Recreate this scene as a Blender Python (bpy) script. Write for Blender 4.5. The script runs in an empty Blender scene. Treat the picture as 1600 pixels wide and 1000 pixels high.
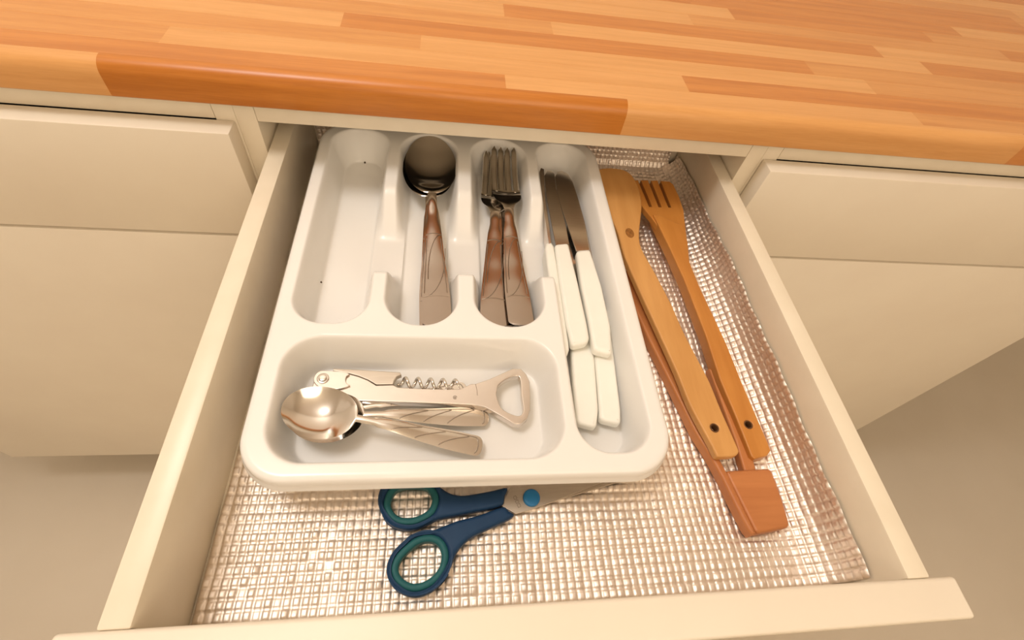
import bpy, bmesh, math, random
import numpy as np
from mathutils import Vector, Matrix
from mathutils.geometry import delaunay_2d_cdt

random.seed(7)
C = bpy.context.scene.collection
SC = bpy.context.scene

# ------------------------------------------------------------------ camera
F_PX = 755.0
HCAM = 0.34
def _n(v): return v / np.linalg.norm(v)
AX = _n(np.array([5300.0, 105.0, F_PX]))            # world X seen in camera space (right, down, forward)
AY = np.array([-85.0, -1080.0, F_PX]); AY = _n(AY - AX * np.dot(AX, AY))
AZ = np.cross(AX, AY)
if AZ[1] > 0: AZ = -AZ
RW = np.array([AX, AY, AZ])
cam_d = bpy.data.cameras.new('camera')
cam_d.sensor_width = 36.0
cam_d.lens = 36.0 * F_PX / 1600.0
cam_d.clip_start = 0.01
cam = bpy.data.objects.new('camera', cam_d); C.objects.link(cam)
cx_, cy_, cz_ = RW @ np.array([1, 0, 0]), RW @ np.array([0, -1, 0]), RW @ np.array([0, 0, -1])
M = Matrix(((cx_[0], cy_[0], cz_[0], 0), (cx_[1], cy_[1], cz_[1], 0), (cx_[2], cy_[2], cz_[2], HCAM), (0, 0, 0, 1)))
cam.matrix_world = M
SC.camera = cam

# ------------------------------------------------------------------ world, lamp, exposure
w = bpy.data.worlds.new('room_light'); SC.world = w; w.use_nodes = True
bg = w.node_tree.nodes['Background']
bg.inputs[0].default_value = (1.0, 0.87, 0.73, 1)
bg.inputs[1].default_value = 0.05
ld = bpy.data.lights.new('ceiling_or_fill_lamp', 'POINT'); ld.shadow_soft_size = 0.20
ld.energy = 23.5; ld.color = (1.0, 0.985, 0.98)
lamp = bpy.data.objects.new('ceiling_or_fill_lamp', ld); C.objects.link(lamp)
lamp.location = (-0.52, 0.27, 1.47)
# added warm fill light behind the camera, lifting the shade under the worktop
fill_ld = bpy.data.lights.new('ceiling_or_fill_lamp', 'POINT'); fill_ld.shadow_soft_size = 0.60
fill_ld.energy = 28.0; fill_ld.color = (1.0, 0.85, 0.66)
fill_lamp = bpy.data.objects.new('ceiling_or_fill_lamp', fill_ld); C.objects.link(fill_lamp)
fill_lamp.location = (0.35, -1.25, 1.10)
SC.view_settings.view_transform = 'Standard'
SC.view_settings.look = 'None'
SC.view_settings.gamma = 1.0
SC.view_settings.use_curve_mapping = False
SC.view_settings.exposure = 0.03

# ------------------------------------------------------------------ helpers
def at(px, py, z):
    """point of the photograph -> world point on the horizontal plane z"""
    d = RW @ np.array([(px - 800.0) / F_PX, (py - 500.0) / F_PX, 1.0])
    t = (z - HCAM) / d[2]
    return (float(d[0] * t), float(d[1] * t), z)

def P(pts, z): return [at(x, y, z)[:2] for x, y in pts]

def smooth_closed(pts, n=4):
    """Catmull-Rom through a closed outline"""
    p = np.array(pts, float); N = len(p); out = []
    for i in range(N):
        a, b, c, d = p[i - 1], p[i], p[(i + 1) % N], p[(i + 2) % N]
        for k in range(n):
            t = k / n
            out.append(0.5 * ((2 * b) + (-a + c) * t + (2 * a - 5 * b + 4 * c - d) * t * t + (-a + 3 * b - 3 * c + d) * t ** 3))
    return [tuple(v) for v in out]

def round_corners(pts, r, n=5):
    """polygon with every corner rounded by radius r (or a list of radii)"""
    p = [Vector(q) for q in pts]; out = []
    for i in range(len(p)):
        rr = r[i] if isinstance(r, (list, tuple)) else r
        a, b, c = p[i - 1], p[i], p[(i + 1) % len(p)]
        u, v = (a - b), (c - b)
        l = min(rr, u.length * .49, v.length * .49)
        if l < 1e-6: out.append(tuple(b)); continue
        s, e = b + u.normalized() * l, b + v.normalized() * l
        for k in range(n + 1):
            t = k / n
            out.append(tuple(s * (1 - t) ** 2 + b * 2 * t * (1 - t) + e * t * t))
    return out

def finish(me, mat, angle=40):
    for p in me.polygons: p.use_smooth = True
    me.set_sharp_from_angle(angle=math.radians(angle))
    if mat: me.materials.append(mat)

def link(name, me, parent=None):
    o = bpy.data.objects.new(name, me); C.objects.link(o)
    if parent is not None:
        me.transform(Matrix.Translation(-Vector(parent.location)))
        o.parent = parent
    return o

def mesh_from(verts, faces, name):
    me = bpy.data.meshes.new(name); me.from_pydata([tuple(v) for v in verts], [], faces); me.update(); return me

def bm_mesh(bm, name):
    bmesh.ops.recalc_face_normals(bm, faces=bm.faces)
    me = bpy.data.meshes.new(name); bm.to_mesh(me); bm.free(); return me

def box(name, x0, x1, y0, y1, z0, z1, mat, parent=None, bev=0.0, seg=2):
    bm = bmesh.new()
    bmesh.ops.create_cube(bm, size=1.0)
    bmesh.ops.scale(bm, vec=(x1 - x0, y1 - y0, z1 - z0), verts=bm.verts)
    bmesh.ops.translate(bm, vec=((x0 + x1) / 2, (y0 + y1) / 2, (z0 + z1) / 2), verts=bm.verts)
    if bev > 0:
        bmesh.ops.bevel(bm, geom=list(bm.edges), offset=bev, segments=seg, profile=0.5, affect='EDGES')
    me = bm_mesh(bm, name); finish(me, mat)
    return link(name, me, parent)

def slab_mesh(polys, z0, z1, bevel, res=2):
    """outline (first) with holes (rest), extruded from z0 to z1 with rounded edges"""
    bm = bmesh.new(); caps = {0: [], 1: []}
    steps = [k * math.pi / 2 / (res + 1) for k in range(res + 2)] if bevel > 0 else [math.pi / 2]
    for pi, poly in enumerate(polys):
        p = [Vector(q) for q in poly]
        p = [q for k, q in enumerate(p) if (q - p[k - 1]).length > 2e-5]
        area = sum(p[k - 1].x * p[k].y - p[k].x * p[k - 1].y for k in range(len(p)))
        if (area > 0) != (pi == 0): p.reverse()
        nrm = []
        for k in range(len(p)):
            a = (p[k] - p[k - 1]).normalized(); b = (p[(k + 1) % len(p)] - p[k]).normalized()
            na, nb_ = Vector((-a.y, a.x)), Vector((-b.y, b.x)); m = na + nb_
            m = m.normalized() if m.length > 1e-4 else na
            nrm.append(m / max(.6, m.dot(na)))
        levels = [(bevel * (1 - math.sin(a)), z0 + bevel * (1 - math.cos(a))) for a in steps]
        levels += [(bevel * (1 - math.cos(a)), z1 - bevel + bevel * math.sin(a)) for a in steps]
        rings = [[bm.verts.new((q.x + n.x * d, q.y + n.y * d, z)) for q, n in zip(p, nrm)] for d, z in levels]
        n_ = len(p)
        for A, B in zip(rings, rings[1:]):
            if abs(A[0].co.z - B[0].co.z) < 1e-9 and (A[0].co - B[0].co).length < 1e-9: continue
            for k in range(n_): bm.faces.new((A[k], A[(k + 1) % n_], B[(k + 1) % n_], B[k]))
        caps[0].append(rings[0]); caps[1].append(rings[-1])
    def inside(pt, ring):
        c = False
        for k in range(len(ring)):
            a, b = ring[k - 1].co, ring[k].co
            if (a.y > pt[1]) != (b.y > pt[1]) and pt[0] < (b.x - a.x) * (pt[1] - a.y) / (b.y - a.y) + a.x: c = not c
        return c
    for side in (0, 1):
        vs = [v for r in caps[side] for v in r]; ed = []; o = 0
        for r in caps[side]:
            ed += [(o + k, o + (k + 1) % len(r)) for k in range(len(r))]; o += len(r)
        sc = 1000.0
        co, _, fa, ov, _, _ = delaunay_2d_cdt([Vector((v.co.x * sc, v.co.y * sc)) for v in vs], ed, [], 0, 1e-5)
        z = vs[0].co.z; mp = [vs[o_[0]] if o_ else bm.verts.new((c.x / sc, c.y / sc, z)) for c, o_ in zip(co, ov)]
        for f in fa:
            q = [mp[k] for k in f]; c = sum((v.co for v in q), Vector()) / 3
            if not inside(c, caps[side][0]) or any(inside(c, r) for r in caps[side][1:]): continue
            try: bm.faces.new(q)
            except ValueError: pass
    bmesh.ops.remove_doubles(bm, verts=bm.verts, dist=1e-7)
    return bm_mesh(bm, 'slab')

def slab(name, polys, z0, z1, bevel, mat, parent=None, warp=None, res=2, angle=35):
    me = slab_mesh(polys, z0, z1, bevel, res)
    if warp:
        for v in me.vertices: v.co.z += warp(v.co.x, v.co.y)
    finish(me, mat, angle); me.name = name
    o = link(name, me, parent)
    wn = o.modifiers.new('flat_faces', 'WEIGHTED_NORMAL'); wn.keep_sharp = True
    return o

def tube_bm(bm, path, r, n=8, cap=True):
    pts = [Vector(p) for p in path]; rings = []
    for i, p in enumerate(pts):
        t = (pts[min(i + 1, len(pts) - 1)] - pts[max(i - 1, 0)]).normalized()
        up = Vector((0, 0, 1)) if abs(t.z) < .95 else Vector((1, 0, 0))
        a = t.cross(up).normalized(); b = a.cross(t)
        rr = r[i] if isinstance(r, (list, tuple)) else r
        rings.append([bm.verts.new(p + a * math.cos(2 * math.pi * k / n) * rr + b * math.sin(2 * math.pi * k / n) * rr) for k in range(n)])
    for A, B in zip(rings, rings[1:]):
        for k in range(n): bm.faces.new((A[k], A[(k + 1) % n], B[(k + 1) % n], B[k]))
    if cap:
        bm.faces.new(rings[0]); bm.faces.new(rings[-1])

def tubes(name, paths, r, mat, parent=None, n=6):
    bm = bmesh.new()
    for p in paths: tube_bm(bm, p, r, n)
    me = bm_mesh(bm, name); finish(me, mat, 60); return link(name, me, parent)

def disc_dome(name, c, r, z0, h, mat, parent=None, n=28, bev=.3):
    """low button with a rounded top"""
    prof = [(r, z0), (r, z0 + h * (1 - bev)), (r * .93, z0 + h * (1 - bev * .3)), (r * .8, z0 + h), (r * .4, z0 + h * 1.03)]
    bm = bmesh.new(); rings = []
    for rr, z in prof:
        rings.append([bm.verts.new((c[0] + rr * math.cos(2 * math.pi * k / n), c[1] + rr * math.sin(2 * math.pi * k / n), z)) for k in range(n)])
    for A, B in zip(rings, rings[1:]):
        for k in range(n): bm.faces.new((A[k], A[(k + 1) % n], B[(k + 1) % n], B[k]))
    bm.faces.new(rings[0]); bm.faces.new(rings[-1])
    me = bm_mesh(bm, name); finish(me, mat, 50); return link(name, me, parent)

def thing(name, label, cat, loc=(0, 0, 0), group=None):
    o = bpy.data.objects.new(name, None); C.objects.link(o); o.location = loc
    o.empty_display_size = .02
    o['label'] = label; o['category'] = cat
    if group: o['group'] = group
    return o

def tag(o, label, cat, group=None):
    o['label'] = label; o['category'] = cat
    if group: o['group'] = group
    return o

# ------------------------------------------------------------------ materials
def mat(name, col, rough=.4, metal=0.0, coat=0.0, spec=.5):
    m = bpy.data.materials.new(name); m.use_nodes = True
    b = m.node_tree.nodes['Principled BSDF']
    b.inputs['Base Color'].default_value = (*col, 1)
    b.inputs['Roughness'].default_value = rough
    b.inputs['Metallic'].default_value = metal
    b.inputs['Coat Weight'].default_value = coat
    b.inputs['Coat Roughness'].default_value = .12
    b.inputs['Specular IOR Level'].default_value = spec
    return m

def nodes(m): return m.node_tree.nodes, m.node_tree.links, m.node_tree.nodes['Principled BSDF']

def mottled(name, c1, c2, scale, rough=.4, metal=0, coat=0, bump=0, stretch=(1, 1, 1), rotz=0, detail=4, rough_var=0):
    m = mat(name, c1, rough, metal, coat); N, L, b = nodes(m)
    tc = N.new('ShaderNodeTexCoord'); mp = N.new('ShaderNodeMapping'); mp.inputs['Scale'].default_value = stretch
    mp.inputs['Rotation'].default_value = (0, 0, rotz)
    nz = N.new('ShaderNodeTexNoise'); nz.inputs['Scale'].default_value = scale; nz.inputs['Detail'].default_value = detail
    rp = N.new('ShaderNodeValToRGB')
    rp.color_ramp.elements[0].position = .3; rp.color_ramp.elements[1].position = .7
    rp.color_ramp.elements[0].color = (*c1, 1); rp.color_ramp.elements[1].color = (*c2, 1)
    L.new(tc.outputs['Object'], mp.inputs['Vector']); L.new(mp.outputs[0], nz.inputs['Vector'])
    L.new(nz.outputs['Fac'], rp.inputs['Fac']); L.new(rp.outputs['Color'], b.inputs['Base Color'])
    if bump:
        bp_ = N.new('ShaderNodeBump'); bp_.inputs['Strength'].default_value = bump; bp_.inputs['Distance'].default_value = .0005
        L.new(nz.outputs['Fac'], bp_.inputs['Height']); L.new(bp_.outputs[0], b.inputs['Normal'])
    return m

def stave_mat(name, dark, light, rough=.33):
    """beech stave: long streaks plus short flecks along X"""
    m = mat(name, light, rough, 0, .0); N, L, b = nodes(m)
    tc = N.new('ShaderNodeTexCoord'); oi = N.new('ShaderNodeObjectInfo')
    ad = N.new('ShaderNodeVectorMath'); ad.operation = 'ADD'
    sc = N.new('ShaderNodeVectorMath'); sc.operation = 'SCALE'; sc.inputs['Scale'].default_value = 9.0
    cmb = N.new('ShaderNodeCombineXYZ')
    for k in range(3): L.new(oi.outputs['Random'], cmb.inputs[k])
    L.new(cmb.outputs[0], sc.inputs[0]); L.new(tc.outputs['Object'], ad.inputs[0]); L.new(sc.outputs[0], ad.inputs[1])
    m1 = N.new('ShaderNodeMapping'); m1.inputs['Scale'].default_value = (5, 110, 110)
    n1 = N.new('ShaderNodeTexNoise'); n1.inputs['Scale'].default_value = 1.0; n1.inputs['Detail'].default_value = 5; n1.inputs['Distortion'].default_value = .6
    m2 = N.new('ShaderNodeMapping'); m2.inputs['Scale'].default_value = (60, 900, 900)
    n2 = N.new('ShaderNodeTexNoise'); n2.inputs['Scale'].default_value = 1.0; n2.inputs['Detail'].default_value = 2
    for mp, nz in ((m1, n1), (m2, n2)):
        L.new(ad.outputs[0], mp.inputs[0]); L.new(mp.outputs[0], nz.inputs['Vector'])
    rp = N.new('ShaderNodeValToRGB'); rp.color_ramp.elements[0].position = .32; rp.color_ramp.elements[1].position = .66
    rp.color_ramp.elements[0].color = (*dark, 1); rp.color_ramp.elements[1].color = (*light, 1)
    mx = N.new('ShaderNodeMath'); mx.operation = 'MULTIPLY_ADD'; mx.inputs[1].default_value = .35
    sb = N.new('ShaderNodeMath'); sb.operation = 'SUBTRACT'; sb.inputs[1].default_value = .17
    L.new(n1.outputs['Fac'], sb.inputs[0]); L.new(n2.outputs['Fac'], mx.inputs[0]); L.new(sb.outputs[0], mx.inputs[2])
    L.new(mx.outputs[0], rp.inputs['Fac']); L.new(rp.outputs['Color'], b.inputs['Base Color'])
    return m

STAVE_L = stave_mat('beech_light', (.68, .32, .098), (.77, .39, .135))
STAVE_M = stave_mat('beech_mid', (.61, .25, .065), (.71, .33, .098))
STAVE_D = stave_mat('beech_dark', (.54, .19, .037), (.65, .255, .058))
STAVE_E = stave_mat('beech_dark_edge', (.48, .150, .013), (.60, .21, .026))
MELAMINE = mottled('cream_melamine', (.80, .70, .55), (.83, .735, .585), 30, .38)
MELAMINE_EDGE = mottled('cream_edge_band', (.82, .72, .56), (.86, .76, .60), 40, .35)
FRONT = mottled('cream_front', (.84, .74, .60), (.87, .775, .63), 12, .4)
PLASTIC = mottled('white_plastic', (.865, .835, .785), (.885, .855, .805), 18, .24)
HANDLE_W = mottled('ivory_plastic', (.90, .875, .79), (.93, .905, .82), 60, .3)
STEEL = mottled('polished_steel', (.70, .655, .60), (.74, .69, .63), 20, .12, 1.0)
STEEL_REFL = mottled('steel_dark_reflection', (.42, .365, .32), (.46, .40, .35), 20, .13, 1.0)  # tablespoon and fork handles: dark brown reflection put into the steel colour
STEEL_S = mottled('satin_scissor_steel', (.52, .45, .37), (.57, .50, .41), 60, .42, .9, stretch=(1, 14, 1))
STEEL_B = mottled('brushed_steel', (.60, .55, .49), (.66, .605, .54), 60, .2, 1.0, stretch=(1, 14, 1))
STEEL_P = mottled('pressed_steel', (.68, .62, .565), (.73, .665, .605), 40, .24, 1.0)
GROOVE = mottled('groove_steel', (.36, .31, .26), (.42, .36, .30), 40, .35, 1.0)
FOIL = mottled('embossed_foil', (.86, .77, .68), (.93, .84, .745), 240, .47, .92)
BLUE = mottled('navy_plastic', (.012, .044, .108), (.015, .052, .122), 80, .5)
TEAL = mottled('teal_rubber', (.018, .115, .125), (.024, .135, .14), 80, .5)
for m_ in (BLUE, TEAL): nodes(m_)[2].inputs['Specular IOR Level'].default_value = .25
RIVET_B = mottled('blue_rivet', (.012, .16, .38), (.016, .19, .43), 60, .35)
WOOD_SP = mottled('oiled_beech_spatula', (.58, .275, .075), (.70, .36, .115), 9, .45, 0, 0, .15, (9, 1.2, 4), .42, 5)
WOOD_FK = mottled('oiled_beech_fork', (.50, .185, .03), (.63, .265, .055), 9, .42, 0, 0, .15, (9, 1.2, 4), .42, 5)
WOOD_TG = mottled('reddish_beech', (.46, .155, .045), (.60, .235, .075), 9, .45, 0, 0, .15, (9, 1.2, 4), .42, 5)
WOOD_BASE = mottled('reddish_beech_cross', (.46, .155, .045), (.58, .22, .07), 9, .45, 0, 0, .15, (1.5, 12, 4), .1, 5)
DARKWOOD = mottled('dark_hole_wood', (.09, .035, .008), (.14, .055, .012), 60, .7)  # dark brown ring inside the handle holes
CRUMB = mottled('brown_crumb', (.05, .03, .015), (.09, .05, .025), 300, .8)
FLOOR = mottled('cream_floor', (.66, .57, .45), (.72, .63, .51), 3, .45)
WALL = mottled('cream_wall', (.88, .82, .735), (.90, .84, .755), 4, .7)
BACKER = mottled('grey_backing_sheet', (.46, .40, .33), (.50, .44, .365), 20, .6)
PLINTH = mottled('grey_plinth', (.30, .27, .23), (.34, .31, .27), 10, .5)
STAMP = mat('stamped_mark', (.22, .17, .12), .6, .4)

# ------------------------------------------------------------------ the room
FZ = -0.75
def shell(name, *a):
    o = box(name, *a); o['kind'] = 'structure'
RX0, RX1, RY0, RY1, RZ = -2.2, 2.4, -1.9, .972, 1.75
shell('floor', RX0, RX1, RY0, RY1, FZ - .05, FZ, FLOOR)
shell('ceiling', RX0, RX1, RY0, RY1, RZ, RZ + .05, WALL)
shell('wall_back', RX0, RX1, RY1, RY1 + .05, FZ, RZ, WALL)
shell('wall_front', RX0, RX1, RY0 - .05, RY0, FZ, RZ, WALL)
shell('wall_left', RX0 - .05, RX0, RY0, RY1, FZ, RZ, WALL)
shell('wall_right', RX1, RX1 + .05, RY0, RY1, FZ, RZ, WALL)

# ------------------------------------------------------------------ worktop of glued staves
CT0, CT1 = .103, .131
YF = .366
KW = 1.0885
wt = thing('worktop', 'long butcher-block worktop of orange beech staves with a rounded front edge', 'worktop', (0, YF, CT0))
def stave(x0, x1, y0, y1, m):
    c = .0002; bm = bmesh.new()
    prof = [(y0, CT0), (y0, CT1 - c), (y0 + c, CT1), (y1 - c, CT1), (y1, CT1 - c), (y1, CT0)]
    A = [bm.verts.new((x0, y, z)) for y, z in prof]; B = [bm.verts.new((x1, y, z)) for y, z in prof]
    for k in range(len(prof)):
        bm.faces.new((A[k], A[(k + 1) % 6], B[(k + 1) % 6], B[k]))
    bm.faces.new(A); bm.faces.new(B)
    me = bm_mesh(bm, 'stave'); me.materials.append(m)
    return link('stave', me, wt)
def edge_stave(x0, x1, m):
    r, r2, yb = .0100, .003, .3772; bm = bmesh.new(); prof = [(yb, CT0)]
    prof += [(YF + r2 - r2 * math.sin(a), CT0 + r2 - r2 * math.cos(a)) for a in [k * math.pi / 2 / 3 for k in range(4)]]
    prof += [(YF + r - r * math.cos(a), CT1 - r + r * math.sin(a)) for a in [k * math.pi / 2 / 8 for k in range(9)]]
    if prof[-1][0] < yb - 1e-4: prof += [(yb, CT1)]
    else: prof[-1] = (yb, CT1)
    A = [bm.verts.new((x0, y, z)) for y, z in prof]; B = [bm.verts.new((x1, y, z)) for y, z in prof]
    n = len(prof)
    for k in range(n): bm.faces.new((A[k], A[(k + 1) % n], B[(k + 1) % n], B[k]))
    bm.faces.new(A); bm.faces.new(B)
    me = bm_mesh(bm, 'stave'); finish(me, m, 30)
    return link('stave', me, wt)
XL, XR = -1.0, 1.45
tone = {'L': STAVE_L, 'M': STAVE_M, 'D': STAVE_D, 'E': STAVE_E}
for x0, x1, t in ((XL, -.62, 'M'), (-.62, -.23, 'L'), (-.23, .137, 'E'), (.137, .50, 'L'), (.50, .86, 'D'), (.86, XR, 'M')):
    edge_stave(x0 * KW, x1 * KW, tone[t])
rows = [
    [(-.70, 'M'), (-.36, 'L'), (.043, 'D'), (.40, 'L'), (.80, 'M'), (XR, 'L')],
    [(-.60, 'D'), (-.20, 'M'), (.194, 'L'), (.56, 'D'), (.95, 'L'), (XR, 'M')],
    [(-.75, 'L'), (-.38, 'D'), (-.022, 'M'), (.38, 'L'), (.72, 'M'), (1.1, 'D'), (XR, 'L')],
    [(-.48, 'M'), (-.085, 'L'), (.33, 'D'), (.66, 'M'), (1.0, 'L'), (XR, 'D')],
    [(-.66, 'L'), (-.30, 'D'), (.09, 'M'), (.47, 'L'), (.84, 'D'), (XR, 'M')],
    [(-.72, 'M'), (-.33, 'D'), (.0485, 'L'), (.43, 'D'), (.78, 'L'), (1.15, 'M'), (XR, 'L')],
    [(-.52, 'D'), (-.16, 'M'), (.235, 'L'), (.60, 'M'), (.97, 'D'), (XR, 'L')],
    [(-.62, 'L'), (-.24, 'M'), (.287, 'L'), (.52, 'D'), (.88, 'M'), (XR, 'L')],
]
y = .3772
for k in range(22):
    y1 = min(.3985 if k == 0 else y + .0269, .97)
    if k < len(rows): r = rows[k]
    else:
        r = []; x = XL + random.uniform(.15, .4)
        while x < XR - .2:
            r.append((x, random.choice('LLMMD'))); x += random.uniform(.32, .42)
        r.append((XR, random.choice('LMD')))
    x = XL
    for xe, t in r:
        stave(x * KW, xe * KW, y, y1, tone[t]); x = xe
    y = y1

box('backing_sheet', XL * KW, XR * KW, YF + .004, .968, CT0 - .0012, CT0 + .0002, BACKER, wt)

# ------------------------------------------------------------------ base cabinets
YC = .376                                   # front plane of the carcass
DX0, DX1 = -.1525, .2812                    # outer faces of the drawer box
PX0, PX1 = -.1550, .2832                    # inner faces of the centre cabinet
PT = .016
def cabinet(label, xa, xb, open_drawer, fronts):
    c = thing('base_cabinet', label, 'cabinet', ((xa + xb) / 2, YC, FZ), 'kitchen base cabinets')
    box('side_panel', xa - PT, xa, YC, .93, FZ + .12, CT0 - .0015, MELAMINE_EDGE, c, .0006)
    box('side_panel', xb, xb + PT, YC, .93, FZ + .12, CT0 - .0015, MELAMINE_EDGE, c, .0006)
    box('rail', xa + .0002, xb - .0002, YC, YC + .09, .0850, CT0 - .0015, MELAMINE_EDGE, c, .0006)
    box('back_panel', xa, xb, .915, .92, FZ + .12, .085, MELAMINE, c)
    box('bottom_panel', xa, xb, YC, .915, FZ + .12, FZ + .136, MELAMINE, c)
    box('plinth', xa - PT, xb + PT, YC + .04, YC + .056, FZ, FZ + .118, PLINTH, c)
    for nm, z0, z1 in fronts:
        box(nm, xa - PT + .0015, xb + PT - .0015, YC - .0195, YC - .0008, z0, z1, FRONT, c, .0012)
    return c
cabinet('cream base cabinet holding the pulled-out cutlery drawer', PX0, PX1, True, [('lower_front', FZ + .125, -.030)])
W2 = .568
cabinet('closed cream base cabinet left of the open drawer', PX0 - 2 * PT - W2, PX0 - 2 * PT, False, [('drawer_front', -.028, .085), ('door', FZ + .125, -.031)])
cabinet('closed cream base cabinet right of the open drawer', PX1 + 2 * PT, PX1 + 2 * PT + W2, False, [('drawer_front', -.028, .085), ('door', FZ + .125, -.031)])

# ------------------------------------------------------------------ the drawer
DT = .0145                                   # side thickness
DI0, DI1 = DX0 + DT, DX1 - DT                # inner faces
DYF, DYB = .0221, .4690
dr = thing('drawer', 'open cream kitchen drawer pulled out beneath the wooden worktop', 'drawer', (.06, .02, -.02))
box('side_panel', DX0, DI0, DYF, DYB + .014, -.016, .060, MELAMINE_EDGE, dr, .0012)
box('side_panel', DI1, DX1, DYF, DYB + .014, -.016, .060, MELAMINE_EDGE, dr, .0012)
box('back_panel', DI0, DI1, DYB, DYB + .0138, -.016, .052, MELAMINE, dr, .0008)
box('bottom_panel', DI0, DI1, DYF, DYB, -.008, -.0012, MELAMINE, dr)
box('front_panel', PX0 - PT + .0015, PX1 + PT - .0015, DYF - .021, DYF, -.026, .0600, FRONT, dr, .0022, 4)

# ------------------------------------------------------------------ embossed foil liner, curled up the right side and the back
def liner():
    cell, sub = .00565, 6; cux, cvy = .0052, .0060
    ux0, ux1 = DI0 + .0015, None
    R = .026; RY = .011
    flat_x1 = DI1 - .0022 - R; flat_y1 = DYB - .0022 - RY
    rise_x, rise_y = .006, .028
    len_x = (flat_x1 - ux0) + R * math.pi / 2 + rise_x
    vy0 = DYF + .0040
    len_y = (flat_y1 - vy0) + RY * math.pi / 2 + rise_y
    nx, ny = int(len_x / cux), int(len_y / cvy)
    NX, NY = nx * sub + 1, ny * sub + 1
    def prof(s, flat, R):
        a = np.clip((s - flat) / R, 0, math.pi / 2)
        up = np.maximum(0, s - flat - R * math.pi / 2)
        pos = np.where(s < flat, s, flat + R * np.sin(a)); z = R * (1 - np.cos(a)) + up
        return pos, z, a
    s = np.arange(NX) * cux / sub; t = np.arange(NY) * cvy / sub
    px, pz, pa = prof(s, flat_x1 - ux0, R); qy, qz, qa = prof(t, flat_y1 - vy0, RY)
    fu = (np.arange(NX) % sub) / sub * 2 - 1; fv = (np.arange(NY) % sub) / sub * 2 - 1
    iu, iv = np.minimum(np.arange(NX) // sub, nx - 1), np.minimum(np.arange(NY) // sub, ny - 1)
    rng = np.random.default_rng(3)
    amp = .00135 * (1 + .22 * rng.standard_normal((ny, nx)))
    tx = .28 * rng.standard_normal((ny, nx)); ty = .28 * rng.standard_normal((ny, nx))
    U, V = np.meshgrid(fu, fv); IU, IV = np.meshgrid(iu, iv)
    Hh = amp[IV, IU] * np.sqrt(np.clip((1 - np.abs(U) ** 3.4) * (1 - np.abs(V) ** 3.4), 0, 1)) * (1 + .55 * tx[IV, IU] * U + .55 * ty[IV, IU] * V)
    S, T = np.meshgrid(s, t)
    wob = .0007 * np.sin(S * 61 + 1.3) * np.sin(T * 47 + S * 20) + .0006 * np.sin(T * 140 + S * 33)
    wob = (wob + .0008) * .8
    PXm, PYm = np.meshgrid(px, qy); AXm, AYm = np.meshgrid(pa, qa)
    Zm = np.maximum(np.meshgrid(pz, qz)[0], np.meshgrid(pz, qz)[1])
    useY = (AYm > 0)
    nxm = np.where(useY, 0, -np.sin(AXm)); nym = np.where(useY, -np.sin(AYm), 0)
    nzm = np.where(useY, np.cos(AYm), np.cos(AXm))
    # the curled rims stand a little away from the wall and wave along their length
    lean = .0035 * np.sin(T * 30 + .5) * np.clip((Zm - .012) / .03, 0, 1) * .3
    D = Hh - .0009 + np.where((AXm < .01) & (AYm < .01), wob, 0)
    X = ux0 + PXm + nxm * D - np.where(AXm > 0, np.abs(lean), 0)
    Y = vy0 + PYm + nym * D
    Z = Zm + nzm * D
    Z += np.where(AXm > .8, .0010 * np.sin(T * 55) + .0006 * np.sin(T * 170) + .016 * np.clip((.30 - T) / .3, -.45, .2), 0) * np.clip((Zm - .012) / .02, 0, 1)
    V_ = np.stack([X, Y, Z], -1).reshape(-1, 3)
    idx = np.arange(NX * NY).reshape(NY, NX)
    q = np.stack([idx[:-1, :-1], idx[:-1, 1:], idx[1:, 1:], idx[1:, :-1]], -1)
    keep = ~((AXm[:-1, :-1] > .9) & (AYm[:-1, :-1] > .5))
    q = q[keep]
    me = bpy.data.meshes.new('drawer_liner')
    me.vertices.add(len(V_)); me.vertices.foreach_set('co', V_.ravel())
    me.loops.add(q.size); me.loops.foreach_set('vertex_index', q.ravel().astype(np.int32))
    me.polygons.add(len(q)); me.polygons.foreach_set('loop_start', (np.arange(len(q)) * 4).astype(np.int32))
    me.update(calc_edges=True); me.validate()
    for p in me.polygons: p.use_smooth = True
    me.materials.append(FOIL)
    return link('drawer_liner', me)
tag(liner(), 'silver embossed foil mat lining the open drawer and curling up its sides', 'drawer liner')

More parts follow.
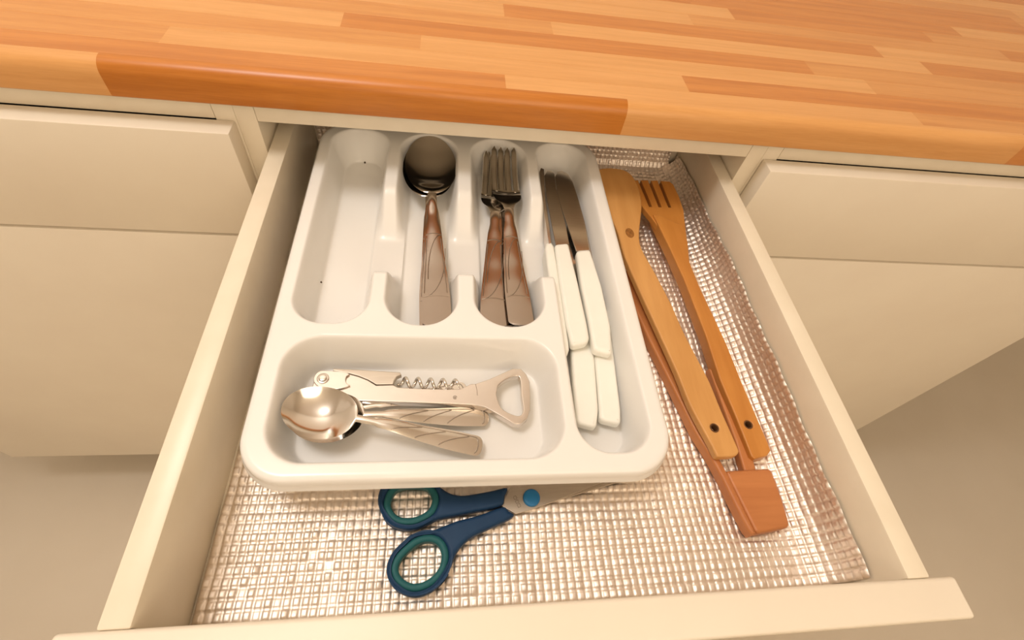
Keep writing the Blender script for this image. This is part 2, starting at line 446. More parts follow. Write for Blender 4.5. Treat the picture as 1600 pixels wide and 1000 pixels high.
# ------------------------------------------------------------------ white cutlery tray (one moulding)
TX0, TX1, TY0, TY1, TRZ, TFZ = -.1180, .1515, .0895, .4385, .050, .0185
def sd_rect(x, y, x0, x1, y0, y1, r):
    qx = np.abs(x - (x0 + x1) / 2) - (x1 - x0) / 2 + r; qy = np.abs(y - (y0 + y1) / 2) - (y1 - y0) / 2 + r
    return np.hypot(np.maximum(qx, 0), np.maximum(qy, 0)) + np.minimum(np.maximum(qx, qy), 0) - r
def sstep(a, b, v):
    t = np.clip((v - a) / (b - a), 0, 1); return t * t * (3 - 2 * t)
COMP = [(-.1080, -.0525, .1990, .4280, .024), (-.0440, .0118, .1985, .4280, .0272), (.0220, .0785, .1985, .4280, .0278)]
C4 = (.0868, .1395, .1020, .4280, .023)
CF = (-.1055, .0812, .0995, .1900, .026)
def tray():
    step = .00085
    xs = np.linspace(TX0, TX1, int((TX1 - TX0) / step)); ys = np.linspace(TY0, TY1, int((TY1 - TY0) / step))
    X, Y = np.meshgrid(xs, ys)
    r = .030
    # pull the vertices outside the rounded outline onto it
    ccx = np.clip(X, TX0 + r, TX1 - r); ccy = np.clip(Y, TY0 + r, TY1 - r)
    dx, dy = X - ccx, Y - ccy; dl = np.hypot(dx, dy); k = np.where(dl > r, r / np.maximum(dl, 1e-9), 1)
    X = ccx + dx * k; Y = ccy + dy * k
    D = TRZ - TFZ
    wall = .0105
    sep = np.zeros_like(X)
    for cmp in COMP + [C4]:
        sep = np.maximum(sep, sstep(0, wall, -sd_rect(X, Y, *cmp)))
    uni = sstep(0, wall, -sd_rect(X, Y, COMP[0][0], C4[1], .1985, .428, .026))
    m = sstep(.246, .270, Y) * (1 - sstep(.306, .348, Y))
    dep = sep * (1 - m) + np.maximum(sep, uni * .93) * m
    dep = np.maximum(dep, sstep(0, wall, -sd_rect(X, Y, *CF)))
    Z = TRZ - D * dep
    edge = -sd_rect(X, Y, TX0, TX1, TY0, TY1, r)
    fr = .0045
    e = np.clip(edge / fr, 0, 1)
    Z = Z - np.where(e < 1, fr * .8 * (1 - np.sqrt(1 - (1 - e) ** 2)), 0)
    ny, nx = X.shape
    verts = np.stack([X, Y, Z], -1).reshape(-1, 3)
    idx = np.arange(nx * ny).reshape(ny, nx)
    q = np.stack([idx[:-1, :-1], idx[:-1, 1:], idx[1:, 1:], idx[1:, :-1]], -1).reshape(-1, 4)
    bm = bmesh.new()
    bv = [bm.verts.new(v) for v in verts]
    for a in q:
        try: bm.faces.new([bv[i] for i in a])
        except ValueError: pass
    # skirt and outer body below the rim
    loop = list(idx[0, :]) + list(idx[1:, -1]) + list(idx[-1, -2::-1]) + list(idx[-2:0:-1, 0])
    prev = [bv[i] for i in loop]
    cxm, cym = (TX0 + TX1) / 2, (TY0 + TY1) / 2
    def inset(v, d):
        x, y = v.co.x, v.co.y
        px = min(max(x, TX0 + r), TX1 - r); py = min(max(y, TY0 + r), TY1 - r)
        n = Vector((x - px, y - py)); n = n.normalized() if n.length > 1e-6 else Vector((0, 0))
        return x - n.x * d, y - n.y * d
    base = [v for v in prev]
    for d, z in ((-.0004, .0440), (-.0004, .0405), (-.0016, .0390), (-.0016, .0375), (.0006, .0375), (.0010, .0440), (.0070, .0450), (.0205, .0052), (.0230, .0030)):
        cur = []
        for v in base:
            x, y = inset(v, d); cur.append(bm.verts.new((x, y, z)))
        for i in range(len(cur)):
            j = (i + 1) % len(cur)
            bm.faces.new((prev[i], prev[j], cur[j], cur[i]))
        prev = cur
    bm.faces.new(prev)
    bmesh.ops.remove_doubles(bm, verts=bm.verts, dist=2e-5)
    bmesh.ops.dissolve_degenerate(bm, edges=bm.edges, dist=1e-6)
    me = bm_mesh(bm, 'cutlery_tray'); finish(me, PLASTIC, 60)
    return link('cutlery_tray', me)
tag(tray(), 'white plastic cutlery tray with four long slots and one wide front compartment', 'cutlery tray')

# ------------------------------------------------------------------ spoons and forks
def interp(tbl, s):
    """monotone smooth interpolation of a table [(s, v)]"""
    xs = [a for a, _ in tbl]; vs = [b for _, b in tbl]
    s = np.asarray(s, float); i = np.clip(np.searchsorted(xs, s) - 1, 0, len(xs) - 2)
    x = np.array(xs); v = np.array(vs)
    h = np.diff(x); dlt = np.diff(v) / h; m = np.zeros(len(x)); m[1:-1] = np.where(dlt[:-1] * dlt[1:] > 0, 2 * dlt[:-1] * dlt[1:] / (dlt[:-1] + dlt[1:] + 1e-12), 0)
    m[0], m[-1] = dlt[0], dlt[-1]
    t = (s - x[i]) / h[i]
    return ((2 * t ** 3 - 3 * t ** 2 + 1) * v[i] + (t ** 3 - 2 * t ** 2 + t) * h[i] * m[i] + (-2 * t ** 3 + 3 * t ** 2) * v[i + 1] + (t ** 3 - t ** 2) * h[i] * m[i + 1])

def sheet(name, ss, wid, zc, crown, th, mat_, parent, nt=14, skew=None):
    """closed metal sheet along +Y: half width wid(s), height zc(s), crown(s) (negative = hollow bowl), thickness th"""
    bm = bmesh.new(); tt = np.linspace(-1, 1, nt + 1); tt = np.sign(tt) * (1 - (1 - np.abs(tt)) ** 1.35)
    top, bot = [], []
    for s in ss:
        W, Zc, K = float(wid(s)), float(zc(s)), float(crown(s))
        a, b_ = [], []
        for t in tt:
            z = Zc + K * (1 - abs(t) ** 2.0)
            x = W * t; yy = s
            rim = (1 - abs(t) ** 6)
            a.append(bm.verts.new((x, yy, z + 0))); b_.append(bm.verts.new((x * (1 - .02), yy, z - th * (.35 + .65 * rim))))
        top.append(a); bot.append(b_)
    n = len(ss)
    for i in range(n - 1):
        for k in range(nt):
            bm.faces.new((top[i][k], top[i][k + 1], top[i + 1][k + 1], top[i + 1][k]))
            bm.faces.new((bot[i][k], bot[i + 1][k], bot[i + 1][k + 1], bot[i][k + 1]))
        for k in (0, nt):
            bm.faces.new((top[i][k], top[i + 1][k], bot[i + 1][k], bot[i][k]))
    for i in (0, n - 1):
        for k in range(nt): bm.faces.new((top[i][k], top[i][k + 1], bot[i][k + 1], bot[i][k]))
    bmesh.ops.remove_doubles(bm, verts=bm.verts, dist=1e-6)
    me = bm_mesh(bm, name); finish(me, mat_, 50)
    o = bpy.data.objects.new(name, me); C.objects.link(o); o.parent = parent
    return o

def end_spaced(a, b, n, ease_a=True, ease_b=True):
    t = np.linspace(0, 1, n)
    if ease_a and ease_b: t = (1 - np.cos(np.pi * t)) / 2
    elif ease_b: t = np.sin(np.pi / 2 * t)
    elif ease_a: t = 1 - np.cos(np.pi / 2 * t)
    return a + (b - a) * t

def local_tube(name, paths, r, mat_, parent):
    bm = bmesh.new()
    for p in paths: tube_bm(bm, p, r, 6)
    me = bm_mesh(bm, name); finish(me, mat_, 60)
    o = bpy.data.objects.new(name, me); C.objects.link(o); o.parent = parent
    return o

def orient(o, p_end, p_tip, roll=0):
    """place a piece of cutlery: local +Y runs from its handle end to its tip"""
    a, b = Vector(p_end), Vector(p_tip); yv = (b - a).normalized()
    xv = yv.cross(Vector((0, 0, 1))).normalized(); zv = xv.cross(yv)
    m = Matrix((xv, yv, zv)).transposed().to_4x4()
    o.matrix_world = Matrix.Translation(a) @ m @ Matrix.Rotation(roll, 4, 'Y')

def copy_tree(o, label):
    c = o.copy(); C.objects.link(c); c['label'] = label
    for ch in list(o.children):
        d = ch.copy(); C.objects.link(d); d.parent = c; d.matrix_parent_inverse = ch.matrix_parent_inverse
        for g in list(ch.children):
            e = g.copy(); C.objects.link(e); e.parent = d
    return c

def half_round(tbl_w, L0, L1, r0, r1):
    """half-width function with rounded ends at L0 (radius-like length r0) and L1"""
    def f(s):
        w_ = float(interp(tbl_w, s))
        if s < L0 + r0: w_ *= math.sqrt(max(0, 1 - ((L0 + r0 - s) / r0) ** 2)) ** .8
        if s > L1 - r1: w_ *= math.sqrt(max(0, 1 - ((s - L1 + r1) / r1) ** 2))
        return max(w_, 1e-5)
    return f

def make_spoon(name, label, L, nb, hw, bw, group, arch, depth, pattern, ends, sm):
    """L length, nb where the bowl starts, hw half width of the handle end, bw half width of the bowl"""
    root = thing(name, label, 'spoon', group=group)
    wh = half_round([(0, hw), (.12 * L, hw * 1.0), (.35 * L, hw * .74), (.55 * L, hw * .5), (nb - .012, hw * .36), (nb, hw * .36)], 0, L * 2, .0045, .01)
    zt = ends + [(nb - .004, arch * .98), (nb + .22 * (L - nb), arch * .86), (nb + .5 * (L - nb), depth * .90), (L, depth * 1.05)]
    zc = lambda s: float(interp(zt, s))
    kt = [(0, .0002), (.2 * L, .0006), (.5 * L, .0012), (nb, .0010), (nb + .08 * (L - nb), -.0003), (nb + .24 * (L - nb), -depth * .55), (nb + .40 * (L - nb), -depth * .92), (nb + .54 * (L - nb), -depth), (nb + .78 * (L - nb), -depth * .80), (L - .001, -.0008), (L, 0)]
    kc = lambda s: float(interp(kt, s))
    def wb(s):
        u = (s - nb) / (L - nb)
        if u <= 0: return hw * .36
        e = bw * (max(0, 1 - (2 * (u ** .97) - 1) ** 2)) ** .5
        return max(e, hw * .36 * max(0, 1 - u * 6), 1e-5) if u < .3 else max(e, 1e-5)
    th = .0016 if L > .18 else .0013
    sheet('handle', end_spaced(0, nb + .0005, 44, True, False), wh, zc, kc, th, sm, root, 12)
    sheet('bowl', end_spaced(nb, L, 46, True, True), wb, zc, kc, th, STEEL, root, 22)
    zs = lambda x, s: zc(s) + kc(s) * (1 - min(1, abs(x) / max(wh(s), 1e-4)) ** 2) + .00005
    local_tube('handle_pattern', [[(x, s, zs(x, s)) for x, s in path] for path in pattern(L, hw, wh)], .00040, GROOVE, root)
    return root

def arc_pattern(L, hw, wh):
    """two crossing leaf arcs between two cross lines"""
    out = []; a, b = .030, .098
    for s in (a, b): out.append([(t * wh(s) * .93, s + .0012 * (1 - t * t)) for t in np.linspace(-1, 1, 9)])
    out.append([(-wh(a) * .9 + 1.75 * wh(a) * math.sin(u) ** 1.0, a + (b - a) * (1 - math.cos(u)) * .78) for u in np.linspace(0, math.pi / 2, 14)])
    out.append([(wh(b) * .9 - 1.7 * wh(b) * math.sin(u), b - (b - a) * (1 - math.cos(u)) * .72) for u in np.linspace(0, math.pi / 2, 14)])
    out.append([(wh(s) * .82, s) for s in np.linspace(a + .004, b - .004, 10)])
    out.append([(-wh(s) * .82, s) for s in np.linspace(a + .004, b - .004, 10)])
    return out

def slash_pattern(L, hw, wh):
    """three slanting grooves inside a raised border"""
    out = []
    for s0 in (.010, .026, .042):
        out.append([(wh(s0 + .02 * t) * (.72 - 1.5 * t), s0 + .019 * t + .003 * math.sin(t * math.pi)) for t in np.linspace(0, 1, 9)])
    bor = [(wh(s) * .80, s) for s in np.linspace(.062, .0055, 12)]
    bor += [(wh(.0055) * .80 * math.cos(a), .0055 - .0026 * math.sin(a)) for a in np.linspace(.3, math.pi - .3, 7)]
    out.append(bor)
    return out

def make_fork(label, L=.213):
    root = thing('fork', label, 'fork', group='forks in the third slot')
    nb, rt, hw, bw = .131, .160, .0100, .0133
    wh = half_round([(0, hw), (.12 * L, hw), (.35 * L, hw * .78), (.5 * L, hw * .58), (nb - .012, hw * .42), (nb, hw * .42)], 0, L * 2, .0045, .01)
    zt = [(0, .0175), (.020, .0137), (.045, .0095), (.070, .0066), (.095, .0057), (.115, .0070), (nb, .0088), (nb + .02, .0060), (rt, .0036), (rt + .5 * (L - rt), .0050), (L, .0125)]
    zc = lambda s: float(interp(zt, s))
    kc = lambda s: .0008 if s < nb else .0008 - .0022 * min(1, (s - nb) / .018)
    wbt = [(nb - .001, hw * .42), (nb + .006, hw * .62), (nb + .014, bw * .90), (nb + .020, bw * .99), (rt + .002, bw)]
    sheet('handle', end_spaced(0, nb + .0005, 44, True, False), wh, zc, kc, .0018, STEEL_REFL, root, 12)
    sheet('head', np.linspace(nb, rt + .0015, 20), lambda s: float(interp(wbt, s)), zc, kc, .0018, STEEL, root, 14)
    tw, gap = .0057, 0; pitch = (2 * bw - tw) / 3
    for k in range(4):
        x0 = -bw + tw / 2 + k * pitch
        bm = bmesh.new(); rings = []
        for s in np.linspace(rt - .001, L, 16):
            u = (s - rt) / (L - rt)
            hwid = tw / 2 * (1 - .10 * max(0, u)) * (1 if u < .9 else math.sqrt(max(.02, 1 - ((u - .9) / .1) ** 2)))
            t_ = x0 / bw; z = zc(s) + kc(s) * (1 - t_ * t_)
            xx = x0 * (1 - .05 * max(0, u))
            rings.append([bm.verts.new((xx + a * hwid, s, z + b_)) for a, b_ in ((-1, -.0006), (-.7, 0), (.7, 0), (1, -.0006), (.8, -.0018), (-.8, -.0018))])
        for A, B in zip(rings, rings[1:]):
            for j in range(6): bm.faces.new((A[j], A[(j + 1) % 6], B[(j + 1) % 6], B[j]))
        bm.faces.new(rings[0]); bm.faces.new(rings[-1])
        me = bm_mesh(bm, 'tine'); finish(me, STEEL, 40)
        o = bpy.data.objects.new('tine', me); C.objects.link(o); o.parent = root
    zs = lambda x, s: zc(s) + kc(s) * (1 - min(1, abs(x) / max(wh(s), 1e-4)) ** 2) + .00005
    local_tube('handle_pattern', [[(x, s, zs(x, s)) for x, s in p] for p in arc_pattern(L, hw, wh)], .00040, GROOVE, root)
    return root

# tablespoons, one nested in the other
TF = TFZ + .0022
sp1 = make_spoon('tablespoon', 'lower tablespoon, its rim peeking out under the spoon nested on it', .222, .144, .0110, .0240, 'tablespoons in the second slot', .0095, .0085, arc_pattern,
                 [(0, .0175), (.020, .0135), (.045, .0092), (.070, .0062), (.095, .0052), (.120, .0060)], STEEL_REFL)
orient(sp1, (-.0062, .2040, TF), (-.0185, .4205, TF + .0155))
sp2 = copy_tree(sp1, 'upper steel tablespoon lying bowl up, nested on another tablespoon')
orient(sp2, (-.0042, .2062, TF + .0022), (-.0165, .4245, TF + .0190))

# forks
fk0 = make_fork('lowest dinner fork, mostly hidden between the two forks above it')
orient(fk0, (.0470, .2080, TF), (.0525, .4190, TF + .0070))
fk1 = copy_tree(fk0, 'left dinner fork with its handle nearer the tablespoons, partly under the top fork')
orient(fk1, (.0382, .2050, TF + .0020), (.0500, .4170, TF + .0105), -.05)
fk2 = copy_tree(fk0, 'topmost dinner fork, its handle leaning right towards the knives')
orient(fk2, (.0585, .2060, TF + .0048), (.0565, .4250, TF + .0160), .03)

# teaspoons in the front compartment
def teaspoon_at(o, end_px, tip_px, ze, zt_, roll=0):
    orient(o, at(*end_px, ze), at(*tip_px, zt_), roll)
ts_end = at(755, 711, TF + .003); ts_tip = at(449, 640, TF + .015)
TL = (Vector(ts_end) - Vector(ts_tip)).length
tea = make_spoon('teaspoon', 'topmost teaspoon with its handle slanting towards the tray front', TL, TL - .0470, .0070, .0178, 'teaspoons in the front compartment', .0090, .0075, slash_pattern,
                 [(0, .0018), (.3 * TL, .0045), (.5 * TL, .0088)], STEEL)
orient(tea, at(753, 700, TF + .004), at(449, 640, TF + .0150))
t2 = copy_tree(tea, 'middle teaspoon, its handle lying level just below the corkscrew')
e2 = Vector(at(763, 653, TF + .001)); d2 = (Vector(at(445, 659, TF + .0060)) - e2).normalized()
orient(t2, e2, e2 + d2 * TL)
t3 = copy_tree(tea, 'lowest teaspoon, its handle running off underneath the corkscrew')
e3 = Vector(at(738, 607, TF)); d3 = (Vector(at(470, 659, TF + .002)) - e3).normalized()
orient(t3, e3 + d3 * .004, e3 + d3 * TL); t3.scale = (.92, .90, .55)

# ------------------------------------------------------------------ table knives with ivory handles
def make_knife(label, handle_px, blade_px, zh, zb, edge_on=False, warp=None):
    hp = P(handle_px, zh)
    cxk = sum(p[0] for p in hp) / len(hp); cyk = sum(p[1] for p in hp) / len(hp)
    k = thing('table_knife', label, 'knife', (cxk, cyk, zh - .010), 'table knives in the right slot')
    slab('handle', [round_corners(hp, .0035, 4)], zh - .0095, zh, .0030, HANDLE_W, k, warp, 3)
    bp_ = P(blade_px, zb)
    slab('blade', [bp_], zb - .0014, zb, .0005, STEEL_B, k, warp, 1)
    return k
KZ = TFZ + .004
# lower pair first
make_knife('white-handled knife lowest in the slot, its handle end left of another at the tray front',
           [(898, 478), (924, 474), (930, 560), (936, 640), (933, 668), (901, 660), (896, 600), (893, 545)],
           [(900, 482), (920, 478), (912, 420), (904, 372), (897, 352), (886, 350), (884, 372), (890, 425)], KZ + .0095, KZ + .0055)
make_knife('white-handled knife at the tray front beside the right wall, handle end lowest right',
           [(924, 482), (950, 480), (961, 560), (971, 640), (971, 663), (938, 655), (934, 600), (929, 550)],
           [(926, 486), (945, 484), (934, 425), (924, 372), (915, 350), (904, 350), (904, 372), (912, 425)], KZ + .0095, KZ + .0055)
kz2 = KZ + .0195
tilt2 = lambda x, y: -.003 * max(0, (y - .23)) / .16
make_knife('white-handled knife lying on top in the middle of the slot',
           [(867, 379), (889, 377), (904, 440), (917, 500), (922, 528), (918, 535), (894, 540), (885, 505), (875, 440)],
           [(869, 382), (890, 379), (884, 345), (877, 318), (870, 290), (868, 268), (863, 262), (856, 262), (851, 270), (855, 305), (862, 345)], kz2, kz2 - .006, False, tilt2)
make_knife('white-handled knife lying on top along the right wall of the slot',
           [(901, 389), (923, 387), (941, 445), (955, 510), (957, 553), (928, 546), (920, 500), (908, 440)],
           [(901, 391), (922, 389), (915, 345), (905, 308), (896, 280), (888, 267), (879, 262), (871, 264), (868, 272), (871, 295), (878, 322), (888, 352)], kz2, kz2 - .0065, False, tilt2)
# the left one stands on its edge against the divider
kl = thing('table_knife', 'white-handled knife standing on its edge against the divider, leftmost in the slot', 'knife', at(872, 460, TFZ + .01), 'table knives in the right slot')
hl = P([(852, 386), (858, 379), (866, 384), (876, 450), (886, 515), (890, 545), (884, 553), (876, 545), (868, 505), (860, 450)], TFZ + .022)
slab('handle', [smooth_closed(hl, 2)], TFZ + .004, TFZ + .022, .0024, HANDLE_W, kl, None, 3)
blp = P([(858, 384), (862, 384), (858, 350), (852, 310), (850, 264), (845, 262), (843, 268), (847, 315), (853, 352)], TFZ + .021)
slab('blade', [blp], TFZ + .005, TFZ + .021, .0005, STEEL_P, kl, None, 1)

# ------------------------------------------------------------------ waiter's corkscrew with bottle opener
CZ = TFZ + .0125
ck = thing('corkscrew', 'steel folding corkscrew with bottle-opener loop lying in the front compartment', 'corkscrew', at(640, 615, TFZ))
body = [(487, 606), (490, 596), (500, 592), (520, 590), (545, 584), (560, 588), (575, 594), (588, 602), (614, 601), (622, 605), (660, 607), (700, 608), (720, 607.5), (729, 603), (736, 599.5), (743, 599.5),
        (765, 592), (787, 582), (801, 575.5), (814, 576), (822, 584), (828, 596), (829, 617), (829, 641), (824, 654), (814, 662.5), (803, 662.5), (789, 654), (772, 644), (759, 637), (746, 633.5),
        (735, 632), (700, 630.5), (640, 628.5), (560, 626.5), (530, 624), (505, 621), (488, 620)]
hole = [(779, 602), (787, 595), (797, 590), (807, 587), (812, 590), (814, 602), (814.5, 617), (817, 633), (817, 643), (813, 649), (806, 649), (793, 644), (783.5, 637), (779, 628), (776, 617), (777, 609)]
slab('handle_frame', [P(body, CZ), smooth_closed(P(hole, CZ), 2)], CZ - .0065, CZ, .0007, STEEL_P, ck)
lever = [(521, 575), (560, 577), (600, 579.5), (625, 581), (627, 585), (620, 588), (616, 594), (614, 600), (588, 600.5), (575, 593), (560, 587), (545, 583), (520, 579)]
slab('boot_lever', [P(lever, CZ)], CZ - .0050, CZ - .0004, .0006, STEEL_S, ck)
plate = [(490, 596), (491, 588), (496, 581.5), (503, 579), (520, 579.7), (538, 581), (546, 584.5), (541.5, 588), (539.8, 594), (542, 599), (547, 602), (535, 606.5), (522, 608.5), (508, 607), (497, 603)]
slab('foil_blade', [smooth_closed(P(plate, CZ + .0016), 2)], CZ + .0001, CZ + .0016, .0004, STEEL_P, ck)
rc = at(504.5, 591, CZ + .002)
disc_dome('pivot_washer', rc, .0040, CZ + .0014, .0008, STEEL_B, ck)
disc_dome('pivot_rivet', rc, .0027, CZ + .0018, .0014, STEEL, ck)
# steel worm
w0, w1 = Vector(at(622, 597.5, CZ - .0015)), Vector(at(719, 601.5, CZ - .0015))
wd = (w1 - w0); wl_ = wd.length; wd.normalize(); wn = Vector((-wd.y, wd.x, 0)); path = []
for k in range(161):
    u = k / 160; a = 2 * math.pi * 5.0 * u + math.pi
    rr = .0033 * min(1, .35 + u * 12)
    path.append(w0 + wd * (wl_ * u) + wn * rr * math.cos(a) + Vector((0, 0, 1)) * rr * math.sin(a))
tubes('worm', [path], [.00125] * 150 + [.00125 * (1 - k / 12) for k in range(11)], STEEL, ck, 8)
# small stamped flower mark and the seam line before the opener
mk = Vector(at(711, 621, CZ))
tubes('stamped_mark', [[mk + Vector((math.cos(a), math.sin(a), 0)) * .0014 * s_ for s_ in (-1, 1)] for a in (0.3, 1.35, 2.4)] +
      [[mk + Vector((math.cos(a) * .0013, math.sin(a) * .0013, 0)) for a in np.linspace(0, 5.4, 12)]], .00016, STAMP, ck, 5)
tubes('seam_line', [[at(743, 600, CZ), at(745, 608, CZ), at(746, 618, CZ)]], .00016, STAMP, ck, 5)

# ------------------------------------------------------------------ scissors on the liner
SZ = .0105
sc_ = thing('scissors', 'navy-handled scissors with teal finger rings lying on the foil liner', 'scissors', at(760, 800, .001))
up_o = [(590, 785), (592, 767), (600, 753), (617, 743), (642, 738), (667, 742), (682, 755), (695, 765), (709, 771.5), (726, 773), (749, 769.5), (772, 765), (793, 761), (789, 775), (784, 789), (749, 797), (714, 804), (685, 810), (668, 818), (652, 825), (635, 827), (613, 821), (597, 803)]
up_h = [(610, 785), (616, 769), (627, 762), (642, 760), (657, 761), (668, 765), (675, 777), (672, 791), (663, 800), (646, 807), (627, 807), (615, 799)]
lo_o = [(604, 892), (606, 878), (614, 861), (630, 845), (642, 834), (660, 829), (680, 826), (714, 813), (749, 804), (785, 791), (795, 797), (804, 804), (789, 814), (760, 827), (737, 839), (724, 850), (713, 864), (706, 882), (696, 900), (680, 920), (657, 932), (636, 931), (617, 919), (607, 906)]
lo_h = [(622, 887), (627, 874), (638, 862), (652, 851), (666, 846), (679, 848), (687, 856), (690, 869), (686, 886), (676, 899), (662, 908), (646, 911), (633, 906), (625, 898)]
def grow(poly, d):
    """offset a roughly convex outline outwards by d"""
    p = [Vector(q) for q in poly]; c = sum(p, Vector((0, 0))) / len(p); out = []
    for i in range(len(p)):
        t = (p[(i + 1) % len(p)] - p[i - 1]).normalized(); n = Vector((t.y, -t.x))
        if n.dot(p[i] - c) < 0: n = -n
        out.append(tuple(p[i] + n * d))
    return out
for nm, o_, h_, zt_ in (('upper', up_o, up_h, SZ), ('lower', lo_o, lo_h, SZ)):
    ho = smooth_closed(P(h_, zt_), 4)
    ring = grow(ho, .0042)
    oo = smooth_closed(P(o_, zt_), 3)
    slab('handle', [oo, ring], .0015, zt_, .0026, BLUE, sc_, None, 3)
    slab('finger_ring', [grow(ho, .0046), ho], .0010, zt_ - .0004, .0020, TEAL, sc_, None, 3)
up_b = [(783, 790), (797, 762), (812, 761.5), (840, 756), (872, 748), (930, 739), (985, 732), (1006, 731), (985, 738), (960, 746), (900, 770), (870, 782), (830, 796), (806, 803)]
slab('blade', [P(up_b, .0062)], .0046, .0062, .0003, STEEL_S, sc_, None, 1)
lo_b = [(790, 800), (800, 775), (850, 770), (930, 747), (1000, 730), (1020, 731), (1012, 737), (960, 755), (920, 767), (880, 779), (840, 790), (806, 801)]
slab('blade', [P(lo_b, .0042)], .0024, .0042, .0003, STEEL_S, sc_, None, 1)
disc_dome('pivot_rivet', at(831, 777, .0085), .0058, .0060, .0026, RIVET_B, sc_)
# stamped glyphs on the blade
g0 = Vector(at(808, 784, .0062)); gu = (Vector(at(813, 794, .0062)) - g0).normalized(); gv = Vector((gu.y, -gu.x, 0))
def gl(pts): return [g0 + gu * (a * .001) + gv * (b * .001) + Vector((0, 0, .00005)) for a, b in pts]
tubes('stamped_mark', [gl([(-4, -.9), (-2.2, -1.1), (-1.6, 0), (-2.2, 1.1), (-4, .9), (-4, -.9)]), gl([(-.9, -1), (-.9, 1), (.9, 1), (.9, -1), (-.9, -1)]),
                       gl([(1.7, -1), (1.7, 1), (3.8, 1)]), gl([(1.7, -1), (3.8, -1), (3.8, 1)])], .00014, STAMP, sc_, 5)

# ------------------------------------------------------------------ wooden utensils at the right
def plane_pts(pts, z0, k, y0):
    out = []
    for x, y_ in pts:
        z = z0
        for _ in range(6):
            p = at(x, y_, z); z = z0 + k * (p[1] - y0)
        out.append(p[:2])
    return out
# tongs
TZ = .0125
tg = thing('wooden_tongs', 'reddish wooden tongs lying lowest, two bars joined by a block at the near end', 'kitchen tongs', at(1160, 780, 0))
ridge = [(968, 428), (990, 477), (1014, 530), (1036, 574), (1058, 618), (1087, 676), (1110, 712), (1128, 745), (1150, 790), (1170, 828), (1177, 836)]
inner = [(1184, 834), (1178, 824), (1159, 785), (1139, 742), (1124, 714), (1100, 662), (1072, 606), (1048, 552), (1024, 505), (1004, 465), (982, 420)]
slab('arm', [P(ridge, TZ) + P(inner, TZ)], .0012, TZ, .0022, WOOD_TG, tg, None, 3)
arm2 = [(1150, 690), (1163, 735), (1185, 745), (1172, 695), (1120, 580), (1108, 575)]
slab('arm', [P(arm2, TZ - .0025)], .0012, TZ - .0025, .0018, WOOD_TG, tg, None, 3)
base = [(1134, 735), (1176, 733), (1205, 731), (1217, 760), (1230, 800), (1236, 823), (1210, 829), (1183, 834), (1158, 784)]
slab('end_block', [round_corners(P(base, TZ), .003, 4)], .0012, TZ - .0002, .0024, WOOD_BASE, tg, None, 3)
# spatula
SPZ, SPK, SPY = .0205, .046, .11
spt = thing('wooden_spatula', 'pale wooden spatula with one hole near its handle end, beside the tray', 'spatula', at(1090, 600, .01))
sp_px = [(928, 275), (936, 264), (955, 262), (975, 265), (989, 275), (999, 296), (1003, 320), (1001, 345), (999, 366), (1003, 388), (1024, 426), (1048, 472), (1070, 521), (1092, 563), (1110, 598), (1128, 642), (1152, 696), (1155, 706), (1149, 712),
         (1135, 713.5), (1122, 713), (1117, 706), (1108, 688), (1078, 632), (1057, 580), (1026, 512), (1004, 464), (976, 400), (966, 365), (957, 345), (940, 322), (929, 298)]
hole_c = plane_pts([(1117, 668)], SPZ, SPK, SPY)[0]
def circ(c, r, n=18): return [(c[0] + r * math.cos(2 * math.pi * k / n), c[1] + r * math.sin(2 * math.pi * k / n)) for k in range(n)]
wsp = lambda x, y_: SPK * (y_ - SPY)
slab('body', [smooth_closed(plane_pts(sp_px, SPZ, SPK, SPY), 3), circ(hole_c, .0033)], SPZ - .0075, SPZ, .0016, WOOD_SP, spt, wsp, 3)
slab('hole_lining', [circ(hole_c, .0036), circ(hole_c, .0026)], SPZ - .0072, SPZ - .0006, .0002, DARKWOOD, spt, wsp, 1)
kc_ = plane_pts([(984, 364)], SPZ, SPK, SPY)[0]
slab('knot', [[(kc_[0] + .0042 * math.cos(a), kc_[1] + .0062 * math.sin(a)) for a in np.linspace(0, 2 * math.pi, 18, endpoint=False)]], SPZ - .002, SPZ + .00012, .00005, mottled('wood_knot', (.20, .075, .014), (.42, .17, .035), 300, .5), spt, wsp, 1)
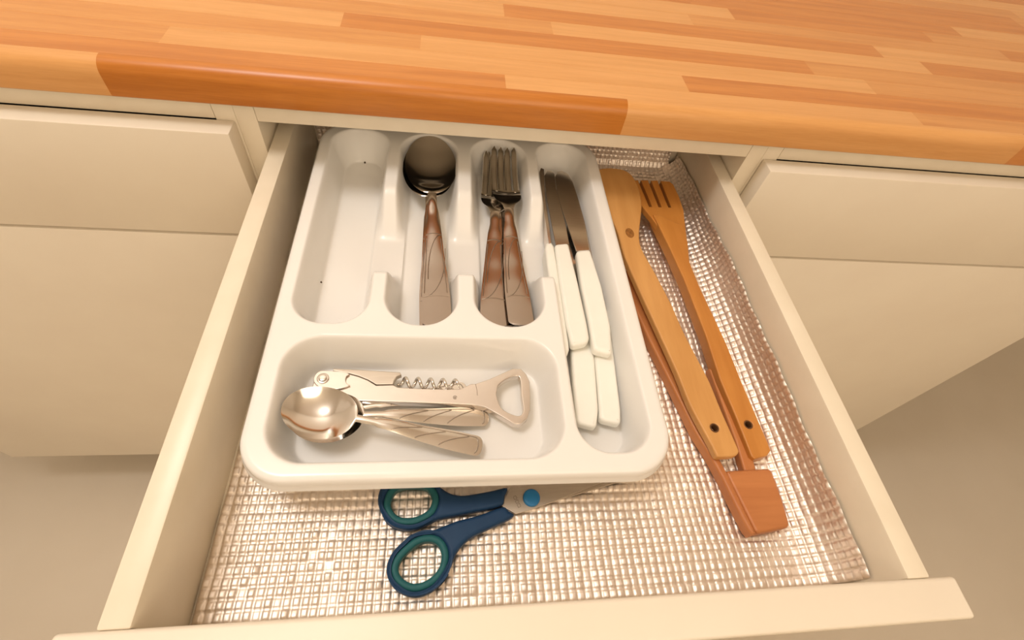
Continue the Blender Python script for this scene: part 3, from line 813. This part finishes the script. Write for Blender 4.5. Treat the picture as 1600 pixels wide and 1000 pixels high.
# wooden fork
WZ = .0145
FK, FY = .042, .11
wfk = lambda x, y_: FK * (y_ - FY)
wf = thing('wooden_fork', 'orange wooden fork with four short tines, furthest right in the drawer', 'wooden fork', at(1120, 540, .001))
hd = [(984, 281), (1050, 283), (1060, 305), (1068, 328), (1071, 346), (1072, 366), (1040, 372), (1022, 366), (1010, 348), (1000, 325)]
HZ = .0085
slots = [[(998, 279), (1001, 278.5), (1019, 323), (1015, 324)], [(1014, 279), (1017, 278.5), (1034, 323), (1030, 324)], [(1029, 279.5), (1032, 279), (1049, 323), (1045, 324)]]
def fork_outline(z):
    tips = [(984, 282), (997, 282), None, (1002, 282), (1013, 282), None, (1018, 282.5), (1028, 282.5), None, (1033, 283), (1049, 284)]
    pts = [(984, 282), (997, 281.5), (1014.5, 323), (1019, 323), (1001.5, 281.5), (1012.5, 281.5), (1029.5, 323.5), (1034, 323.5), (1017.5, 282), (1027.5, 282), (1044.5, 324), (1049, 324), (1032.5, 282.5), (1046, 283.5), (1052, 288),
           (1061, 307), (1068, 328), (1070, 346), (1073, 368), (1050, 378), (1034, 362), (1018, 340), (1003, 322)]
    return plane_pts(pts, z, FK, FY)
slab('head', [fork_outline(HZ + .004)], .0060, HZ + .004, .0006, WOOD_FK, wf, wfk, 2)
hnd = [(1021, 335), (1030, 334), (1052, 346), (1070, 352), (1075, 378), (1078, 409), (1096, 453), (1118, 499), (1136, 538), (1160, 598), (1178, 640), (1200, 690), (1205, 704), (1199, 712), (1180, 717), (1174, 712), (1150, 651), (1125, 592), (1103, 524), (1070, 439), (1046, 386)]
fh = plane_pts([(1170, 663)], WZ, FK, FY)[0]
slab('handle', [plane_pts(hnd, WZ, FK, FY), circ(fh, .0033)], .0016, WZ, .0014, WOOD_FK, wf, wfk, 3)
slab('hole_lining', [circ(fh, .0036), circ(fh, .0026)], .002, WZ - .0006, .0002, DARKWOOD, wf, wfk, 1)

# ------------------------------------------------------------------ crumbs left in the tray
def crumb(px, py, z, r, label):
    bm = bmesh.new(); bmesh.ops.create_icosphere(bm, subdivisions=2, radius=r)
    for v in bm.verts: v.co *= 1 + random.uniform(-.25, .2)
    p = at(px, py, z); bmesh.ops.translate(bm, vec=p, verts=bm.verts)
    me = bm_mesh(bm, 'crumb'); finish(me, CRUMB, 60)
    tag(link('crumb', me), label, 'crumb')
crumb(570, 254, TFZ + .0006, .0010, 'dark crumb at the shaded back of the empty left slot')
crumb(502, 441, TFZ + .0075, .0008, 'dark speck on the left wall of the empty slot')
